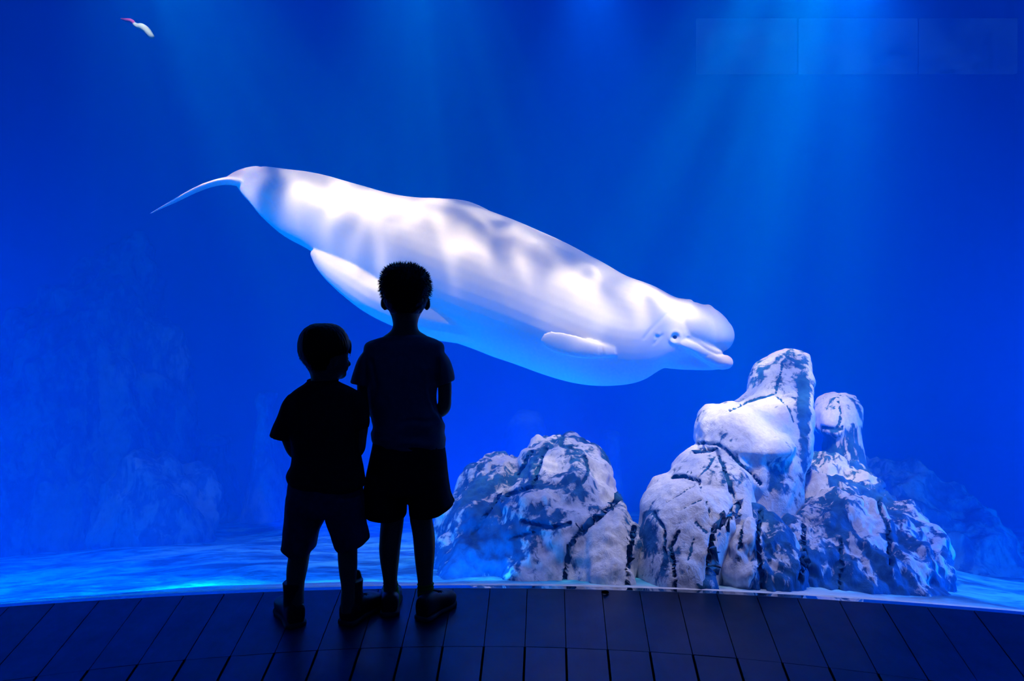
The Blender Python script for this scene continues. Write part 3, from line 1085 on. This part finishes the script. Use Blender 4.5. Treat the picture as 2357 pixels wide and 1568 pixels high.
def strands(bm, bvh_pts, count, length, direction_fn, r=0.0009, spread=.5):
    for _ in range(count):
        p, nn = random.choice(bvh_pts)
        d = direction_fn(p, nn)
        d = (d + Vector((random.uniform(-1, 1), random.uniform(-1, 1), random.uniform(-1, 1))) * spread).normalized()
        L = length * random.uniform(.5, 1.2)
        side = d.cross(Vector((0.3, 0.2, 1))).normalized()
        s2 = d.cross(side)
        b = p - nn * .004
        a = [bm.verts.new(b + side * r), bm.verts.new(b - side * r * .5 + s2 * r * .9), bm.verts.new(b - side * r * .5 - s2 * r * .9)]
        m = b + d * L * .6
        c = [bm.verts.new(m + side * r * .7), bm.verts.new(m - side * r * .35 + s2 * r * .6), bm.verts.new(m - side * r * .35 - s2 * r * .6)]
        t = bm.verts.new(b + d * L + Vector((0, 0, -L * .05)))
        for i in range(3):
            j = (i + 1) % 3
            bm.faces.new((a[i], a[j], c[j], c[i]))
            bm.faces.new((c[i], c[j], t))


def fold_fn(amp, seed, kz=4.0, kx=16.0):
    def fn(co, nn):
        q = Vector((co.x * kx + seed, co.y * kx, co.z * kz))
        r = noise.noise(q + Vector((0, 0, 2)) * noise.noise(co * 6))
        return amp * (r + 0.5 * noise.noise(q * 2.1)) * (1 - 0.5 * abs(nn.z))
    return fn


# ---- older child
Y1 = 2.40


def Q1(px, py, dy=0.0):
    p = P(px, py, Y1)
    p.y += dy
    return p


p1 = empty('person', Vector((-0.36, Y1, 0)), 'taller child in t-shirt, dark shorts and green socks, back turned to us', 'person')
bm = bmesh.new()
# head and neck
rows_loft(bm, [(616, 912, 955, Y1 + .015, .04), (625, 892, 972, Y1 + .015, .07), (645, 882, 984, Y1 + .015, .088), (670, 880, 986, Y1 + .015, .092), (695, 884, 984, Y1 + .018, .088), (712, 894, 974, Y1 + .025, .078),
               (726, 901, 966, Y1 + .03, .068), (738, 904, 962, Y1 + .02, .055), (750, 905, 961, Y1 + .005, .047), (762, 900, 965, Y1, .048), (774, 884, 984, Y1 - .005, .052), (790, 862, 1004, Y1, .058), (810, 850, 1014, Y1, .066)], pw=2.2)
# face: brow, cheeks, nose, lips, chin
blob(bm, Q1(933, 700, .065), (.058, .045, .06))
blob(bm, Q1(933, 722, .085), (.030, .026, .026))
ctube(bm, [(*Q1(933, 683, .103), .006), (*Q1(933, 695, .112), .008), (*Q1(933, 703, .120), .0115)])
blob(bm, Q1(933, 713, .112), (.020, .007, .004))
blob(bm, Q1(933, 717, .111), (.017, .007, .004))
for s in (-1, 1):
    blob(bm, Q1(933 + s * 10, 704, .112), (.007, .008, .006))
    # ears
    rot = Matrix.Rotation(s * radians(18), 4, 'Z') @ Matrix.Rotation(s * radians(-8), 4, 'Y')
    blob(bm, Q1(933 + s * 51, 696, .01), (.0085, .017, .0235), rot)
    blob(bm, Q1(933 + s * 48, 707, .012), (.008, .011, .012), rot)
# trunk under the clothes
rows_loft(bm, [(790, 860, 1000, Y1, .06), (830, 855, 1005, Y1, .075), (900, 862, 998, Y1, .08), (970, 870, 1005, Y1, .078), (1040, 862, 1015, Y1, .085), (1100, 862, 1015, Y1, .085)])
# legs
for rows in ([(1080, 866, 938, Y1, .055), (1150, 872, 934, Y1, .05), (1190, 877, 930, Y1, .044), (1220, 875, 927, Y1 + .0, .042), (1240, 874, 924, Y1 - .004, .042), (1265, 873, 921, Y1 - .008, .042), (1295, 876, 918, Y1 - .006, .036),
              (1320, 880, 915, Y1, .03), (1345, 883, 914, Y1 + .005, .027), (1375, 884, 914, Y1 + .008, .028), (1400, 882, 912, Y1 + .02, .032), (1412, 882, 912, Y1 + .02, .028)],
             [(1080, 942, 1010, Y1, .055), (1150, 943, 1000, Y1, .05), (1190, 943, 995, Y1, .044), (1220, 948, 999, Y1, .042), (1240, 951, 1001, Y1 - .004, .042), (1265, 953, 1001, Y1 - .008, .042), (1295, 956, 999, Y1 - .006, .036),
              (1320, 959, 997, Y1 - .01, .03), (1345, 962, 996, Y1 - .012, .027), (1375, 963, 997, Y1 - .015, .028), (1405, 965, 997, Y1 - .01, .03), (1415, 966, 997, Y1 - .01, .028)]):
    rows_loft(bm, rows, n=24, k=3, pw=2.1)
# arms go down, then forwards to hands held together in front
wl, wr = Q1(905, 968, .155), Q1(962, 968, .155)
ctube(bm, [(*Q1(860, 825), .030), (*Q1(840, 870), .028), (*Q1(843, 925, -.004), .026), (*Q1(850, 945, .03), .026), (*Q1(872, 958, .09), .024), (*wl, .0185)])
ctube(bm, [(*Q1(1000, 825), .030), (*Q1(1021, 870), .027), (*Q1(1024, 920, -.004), .0245), (*Q1(1019, 940, .012), .026), (*Q1(1000, 955, .09), .024), (*wr, .0185)])
hand(bm, wl, Vector((1, .25, -.15)), Vector((0, -1, 0)), .125, .7, -1)
hand(bm, wr + Vector((0, .02, 0)), Vector((-1, .15, -.2)), Vector((0, -1, 0)), .125, .7, 1)
me = fuse(bm, .0038, 4)


def face1(co, nn):
    d = 0
    for s in (-1, 1):
        c = Q1(933 + s * 16, 687, .1)
        d -= .007 * math.exp(-((co - c).length / .012) ** 2)
    return d


displace(me, face1)
obj('body', me, M_skin, p1)
for s in (-1, 1):
    bm = bmesh.new()
    blob(bm, Q1(933 + s * 16, 687, .0955), (.009, .006, .005))
    obj('eye', bm, M_eye, p1)

bm = bmesh.new()
rows_loft(bm, [(609, 914, 948, Y1 - .0, .035), (613, 902, 962, Y1, .055), (622, 889, 974, Y1, .077), (636, 880, 985, Y1 - .002, .091), (652, 877, 990, Y1 - .006, .095), (668, 877, 990, Y1 - .012, .09), (682, 881, 986, Y1 - .022, .078),
               (698, 886, 982, Y1 - .03, .066), (712, 893, 975, Y1 - .028, .052), (722, 900, 967, Y1 - .022, .04)], pw=2.2)
me = fuse(bm, .004, 2)
displace(me, lambda co, nn: .0022 * noise.noise(co * 90))
pts = [(v.co.copy(), v.normal.copy()) for v in me.vertices if v.co.z > Q1(933, 690).z]
bm = bmesh.new()
bm.from_mesh(me)
strands(bm, pts, 3000, .017, lambda p, nn: (nn + Vector((0, .2, -.35 if p.z < Q1(0, 640).z else .25))).normalized(), .0010, .35)
obj('hair', bm, M_hair, p1, smooth=False)

bm = bmesh.new()
rows_loft(bm, [(771, 893, 972, Y1 - .004, .050), (776, 880, 988, Y1 - .006, .060), (784, 854, 1008, Y1 - .004, .066), (794, 840, 1021, Y1 - .004, .073), (815, 838, 1022, Y1, .082), (850, 840, 1016, Y1, .090),
               (895, 846, 1006, Y1, .093), (930, 850, 1006, Y1, .094), (955, 855, 1014, Y1, .094), (975, 860, 1021, Y1, .096), (990, 858, 1023, Y1, .099), (1010, 856, 1024, Y1, .1), (1026, 870, 1026, Y1, .1), (1030, 880, 1024, Y1, .098)], pw=2.4)
# sleeves: narrow at the shoulder, flaring to a tilted hem
for s, pts in ((-1, [((858, 808), (840, 808), .046), ((855, 830), (826, 826), .055), ((862, 858), (815, 856), .055), ((868, 882), (808, 878), .054), ((870, 893), (808, 882), .052)]),
               (1, [((1000, 808), (1018, 806), .046), ((1000, 830), (1034, 826), .055), ((1002, 855), (1043, 848), .055), ((1005, 878), (1047, 868), .052), ((1007, 890), (1046, 876), .050)])):
    rings = []
    for ax, ay, bx, by, ry in catmull([(a[0], a[1], b[0], b[1], r) for a, b, r in pts], 4):
        A, B = Q1(ax, ay), Q1(bx, by)
        c, u = (A + B) / 2, (B - A) / 2
        rings.append([c + u * cos(2 * pi * i / 24) + Vector((0, ry * sin(2 * pi * i / 24), 0)) for i in range(24)])
    loft(bm, rings)
me = fuse(bm, .0045, 3)


def shirt1(co, nn):
    px, py = project(co)
    d = fold_fn(.0035, 3.0, 2.5, 13)(co, nn)
    # bunched cloth above the hem and long drag folds at the right
    if py > 955:
        d += .006 * sin((py - 955 + (px - 940) * .12) * .22 + 4 * noise.noise(Vector((px * .02, py * .02, co.y * 6)))) * min(1, (py - 955) / 20) * (0.4 + 0.8 * noise.noise(Vector((px * .015, 3, co.y * 5))))
    for poly, w, a in (([(975, 850), (985, 920), (1010, 970)], 7, .006), ([(1008, 830), (1005, 880)], 5, -.008), ([(990, 900), (1000, 945), (1022, 968)], 5, -.006), ([(855, 830), (866, 890), (858, 940)], 5, -.006)):
        dd = poly_dist((px, py), poly)
        if dd < 3 * w and co.y < Y1:
            d += a * math.exp(-(dd / w) ** 2)
    return d


displace(me, shirt1)
o = obj('shirt', me, M_shirt_grey, p1)
bm = bmesh.new()
ring = []
for i in range(40):
    a = 2 * pi * i / 40
    ring.append(Q1(933 + 37 * cos(a), 770 + 3 * sin(a) * -1, .046 * sin(a)))
tube(bm, ring + [ring[0]], [.0045] * 41, n=8, cap=False)
obj('collar', bm, M_shirt_grey, o)
o.children[0].data.transform(Matrix.Translation(-p1.location))

bm = bmesh.new()
rows_loft(bm, [(1004, 862, 1018, Y1, .092), (1030, 857, 1024, Y1, .098), (1060, 850, 1028, Y1, .104), (1100, 843, 1032, Y1, .106), (1125, 840, 1036, Y1, .106), (1132, 842, 1034, Y1, .098)], pw=2.5)
for rows in ([(1090, 845, 940, Y1, .098), (1130, 839, 937, Y1, .1), (1155, 836, 935, Y1, .1), (1170, 836, 934, Y1, .1), (1186, 846, 933, Y1, .095), (1190, 862, 931, Y1, .088)],
             [(1090, 936, 1031, Y1, .098), (1130, 939, 1036, Y1, .1), (1150, 941, 1042, Y1, .1), (1160, 941, 1045, Y1, .1), (1178, 943, 1022, Y1, .095), (1183, 944, 1005, Y1, .088)]):
    rows_loft(bm, rows, n=32, k=4, pw=2.4)
me = fuse(bm, .0045, 3)
displace(me, fold_fn(.004, 9.0, 2.5, 14))
obj('shorts', me, M_short_dark, p1)

hL, hR = P(897, 1421, 1500 / (1421 - 784)), P(969, 1431, 1500 / (1431 - 784))
for ank, rr in (((898, 1345), [(1340, 882, 916), (1350, 883, 916), (1370, 882, 919), (1384, 880, 921), (1398, 882, 916)]),
                ((979, 1345), [(1342, 961, 998), (1355, 961, 998), (1375, 962, 1001), (1390, 964, 1004), (1402, 965, 1000)])):
    yy = Y1 + (.012 if ank[0] < 930 else -.010)
    bm = bmesh.new()
    rows_loft(bm, [(a, b, c, yy, (c - b) / 2 / F * Y1 * 1.05) for a, b, c in rr], n=28, k=3, pw=2.1)
    me = fuse(bm, .003, 1)
    displace(me, lambda co, nn: .0016 * sin(co.z * 480 + 3 * noise.noise(co * 25)))
    o = obj('sock', me, M_sock, p1)
    o['label'] = 'green slouched sock'
shoe(p1, Vector((hL.x, hL.y, 0)), -8, .195, .080, 0, (M_shoe, M_sole), .058)
shoe(p1, Vector((hR.x, hR.y, 0)), 29, .190, .080, 0, (M_shoe, M_sole), .062)

# ---- younger child
Y2 = 2.305


def Q2(px, py, dy=0.0):
    p = P(px, py, Y2)
    p.y += dy
    return p


p2 = empty('person', Vector((-0.67, Y2, 0)), 'smaller child with bowl-cut hair, dark t-shirt, denim shorts and ankle boots, head turned right', 'person')
bm = bmesh.new()
rows_loft(bm, [(756, 720, 770, Y2, .05), (775, 703, 788, Y2, .078), (800, 696, 797, Y2, .086), (815, 695, 799, Y2 + .004, .086), (828, 698, 799, Y2 + .01, .082), (845, 708, 797, Y2 + .016, .074), (860, 716, 789, Y2 + .02, .062),
               (870, 717, 783, Y2 + .012, .05), (878, 716, 776, Y2 + .004, .044), (890, 708, 778, Y2, .046), (905, 690, 800, Y2, .052), (925, 680, 815, Y2, .06)], pw=2.2)
FD = Vector((0.72, 0.69, 0))              # where the face points
FS = Vector((0.69, -0.72, 0))
HC = Q2(747, 815, .006)


def FP(f, s, z):
    return HC + FD * f + FS * s + Vector((0, 0, z))


blob(bm, FP(.035, 0, -.035), (.052, .052, .055))
blob(bm, FP(.058, 0, -.072), (.024, .024, .020))
ctube(bm, [(*FP(.082, 0, -.012), .006), (*FP(.088, 0, -.028), .007), (*FP(.093, 0, -.038), .0095)])
blob(bm, FP(.080, 0, -.053), (.012, .012, .004))
blob(bm, FP(.078, 0, -.060), (.011, .011, .004))
rot = Matrix.Rotation(radians(-30), 4, 'Z')
blob(bm, FP(-.004, .078, -.022), (.016, .008, .022), rot)
blob(bm, FP(-.004, -.078, -.022), (.016, .008, .022), rot)
rows_loft(bm, [(900, 690, 810, Y2, .055), (940, 680, 822, Y2, .07), (1000, 684, 818, Y2, .075), (1060, 688, 818, Y2, .078), (1120, 680, 822, Y2, .08), (1160, 678, 826, Y2, .078)])
for rows in ([(1140, 672, 742, Y2, .055), (1220, 668, 728, Y2, .048), (1260, 667, 718, Y2, .042), (1280, 665, 712, Y2 - .002, .038), (1305, 661, 708, Y2 - .006, .037), (1330, 660, 703, Y2 - .006, .032), (1350, 662, 699, Y2 - .006, .028),
              (1380, 664, 698, Y2 - .012, .026), (1410, 664, 698, Y2 - .015, .026)],
             [(1140, 752, 828, Y2, .055), (1220, 768, 830, Y2, .048), (1255, 777, 823, Y2, .042), (1280, 778, 822, Y2 - .002, .038), (1305, 780, 822, Y2 - .006, .037), (1330, 783, 820, Y2 - .006, .032), (1350, 786, 819, Y2 - .006, .028),
              (1380, 785, 818, Y2 - .008, .026), (1410, 784, 818, Y2 - .01, .026)]):
    rows_loft(bm, rows, n=24, k=3, pw=2.1)
wl, wr = Q2(722, 1075, .15), Q2(772, 1075, .15)
ctube(bm, [(*Q2(684, 932), .029), (*Q2(662, 980), .028), (*Q2(668, 1020), .024), (*Q2(680, 1045, .015), .024), (*Q2(700, 1062, .08), .022), (*wl, .017)])
ctube(bm, [(*Q2(815, 932), .029), (*Q2(830, 970), .027), (*Q2(828, 1010), .024), (*Q2(822, 1035, .015), .024), (*Q2(800, 1055, .08), .022), (*wr, .017)])
hand(bm, wl, Vector((1, .25, -.15)), Vector((0, -1, 0)), .112, .7, -1)
hand(bm, wr + Vector((0, .02, 0)), Vector((-1, .15, -.2)), Vector((0, -1, 0)), .112, .7, 1)
me = fuse(bm, .0038, 4)


def face2(co, nn):
    d = 0
    for s in (-1, 1):
        c = FP(.076, s * .025, -.016)
        d -= .007 * math.exp(-((co - c).length / .011) ** 2)
    return d


displace(me, face2)
obj('body', me, M_skin, p2)
for s in (-1, 1):
    bm = bmesh.new()
    blob(bm, FP(.070, s * .025, -.016), (.008, .008, .005))
    obj('eye', bm, M_eye, p2)

bm = bmesh.new()
rows_loft(bm, [(745, 728, 762, Y2, .04), (749, 716, 776, Y2, .06), (758, 703, 788, Y2, .078), (772, 694, 797, Y2, .09), (788, 689, 802, Y2 - .002, .095), (803, 688, 803, Y2 - .006, .094), (812, 689, 798, Y2 - .012, .088), (825, 694, 778, Y2 - .02, .074),
               (840, 704, 768, Y2 - .022, .06), (852, 715, 762, Y2 - .018, .045)], pw=2.2)
# fringe and the tuft before the ear
ctube(bm, [(*Q2(795, 790, .03), .014), (*Q2(800, 803, .025), .008), (*Q2(803, 814, .02), .0035)], n=12)
ctube(bm, [(*FP(.060, -.02, .03), .026), (*FP(.072, 0, .018), .018), (*FP(.060, .035, .02), .020)], n=14)
ctube(bm, [(*Q2(692, 795, .0), .012), (*Q2(690, 806, 0), .006), (*Q2(689, 811, 0), .003)], n=12)
me = fuse(bm, .004, 2)
displace(me, lambda co, nn: .0018 * noise.noise(Vector((co.x * 120, co.y * 120, co.z * 25))))
pts = [(v.co.copy(), v.normal.copy()) for v in me.vertices]
bm = bmesh.new()
bm.from_mesh(me)
strands(bm, pts, 1800, .012, lambda p, nn: (nn * .25 + Vector((0, 0, -1)) + Vector((nn.x, nn.y, 0)) * .4 * (1 if nn.z > .3 else 0)).normalized(), .0008, .12)
obj('hair', bm, M_hair, p2, smooth=False)

bm = bmesh.new()
rows_loft(bm, [(877, 708, 776, Y2 - .002, .046), (884, 700, 788, Y2 - .004, .056), (892, 688, 806, Y2 - .004, .063), (903, 674, 824, Y2 - .003, .069), (920, 664, 832, Y2, .076), (950, 663, 832, Y2, .084), (1000, 670, 830, Y2, .090),
               (1040, 675, 828, Y2, .092), (1068, 673, 833, Y2, .094), (1084, 665, 836, Y2, .096), (1096, 663, 838, Y2, .097), (1108, 668, 840, Y2, .098), (1117, 676, 840, Y2, .096), (1126, 690, 830, Y2, .092)], pw=2.5)
for s, pts in ((-1, [((690, 905), (668, 908), .048), ((692, 930), (652, 928), .054), ((693, 960), (640, 958), .057), ((690, 985), (630, 982), .056), ((682, 1008), (624, 1000), .054), ((668, 1015), (624, 1003), .050)]),
               (1, [((810, 900), (828, 900), .048), ((806, 930), (842, 922), .054), ((806, 955), (848, 950), .055), ((808, 975), (850, 972), .053), ((812, 990), (848, 984), .05)])):
    rings = []
    for ax, ay, bx, by, ry in catmull([(a[0], a[1], b[0], b[1], r) for a, b, r in pts], 4):
        A, B = Q2(ax, ay), Q2(bx, by)
        c, u = (A + B) / 2, (B - A) / 2
        rings.append([c + u * cos(2 * pi * i / 24) + Vector((0, ry * sin(2 * pi * i / 24), 0)) for i in range(24)])
    loft(bm, rings)
me = fuse(bm, .0045, 3)
displace(me, fold_fn(.004, 21.0, 3.5, 13))
o = obj('shirt', me, M_shirt_dark, p2)
bm = bmesh.new()
ring = []
for i in range(40):
    a = 2 * pi * i / 40
    ring.append(Q2(743 + 33 * cos(a), 876 - 3 * sin(a), .043 * sin(a)))
tube(bm, ring + [ring[0]], [.0045] * 41, n=8, cap=False)
obj('collar', bm, M_shirt_dark, o)
o.children[0].data.transform(Matrix.Translation(-p2.location))

bm = bmesh.new()
rows_loft(bm, [(1098, 670, 830, Y2, .088), (1120, 665, 832, Y2, .092), (1150, 661, 834, Y2, .098), (1172, 660, 837, Y2, .098), (1182, 664, 834, Y2, .088)], pw=2.5)
for rows in ([(1140, 662, 752, Y2, .09), (1172, 660, 749, Y2, .09), (1200, 659, 744, Y2, .088), (1225, 657, 731, Y2, .086), (1245, 654, 727, Y2, .084), (1258, 652, 725, Y2, .082), (1266, 662, 722, Y2, .078), (1272, 670, 716, Y2, .072)],
             [(1140, 746, 834, Y2, .09), (1172, 748, 838, Y2, .09), (1200, 755, 841, Y2, .088), (1220, 762, 845, Y2, .086), (1235, 766, 847, Y2, .084), (1245, 770, 847, Y2, .082), (1254, 774, 832, Y2, .078), (1260, 780, 815, Y2, .07)]):
    rows_loft(bm, rows, n=32, k=4, pw=2.4)
me = fuse(bm, .0045, 2)
displace(me, fold_fn(.0055, 33.0, 8, 14))
sh = obj('shorts', me, M_short_denim, p2)

hL, hR = P(683, 1446, 1500 / (1446 - 784)), P(795, 1441, 1500 / (1441 - 784))
for h, a in ((hL, -32), (hR, 21)):
    s = shoe(p2, Vector((h.x, h.y, 0)), a, .195, .086, .148, (M_shoe, M_sole), .062, .036)
    s.name = 'boot'

# small black pebble-like clip lying on the planks by the glass
bm = bmesh.new()
c = P(1393, 1367, 1500 / (1367 - 784))
ctube(bm, [(c.x - .010, c.y, .006, .005), (c.x, c.y - .004, .008, .007), (c.x + .010, c.y + .002, .005, .005)], n=12)
tag(obj('pebble', bm, M_gap), 'tiny dark pebble lying on the planks against the glass', 'pebble')
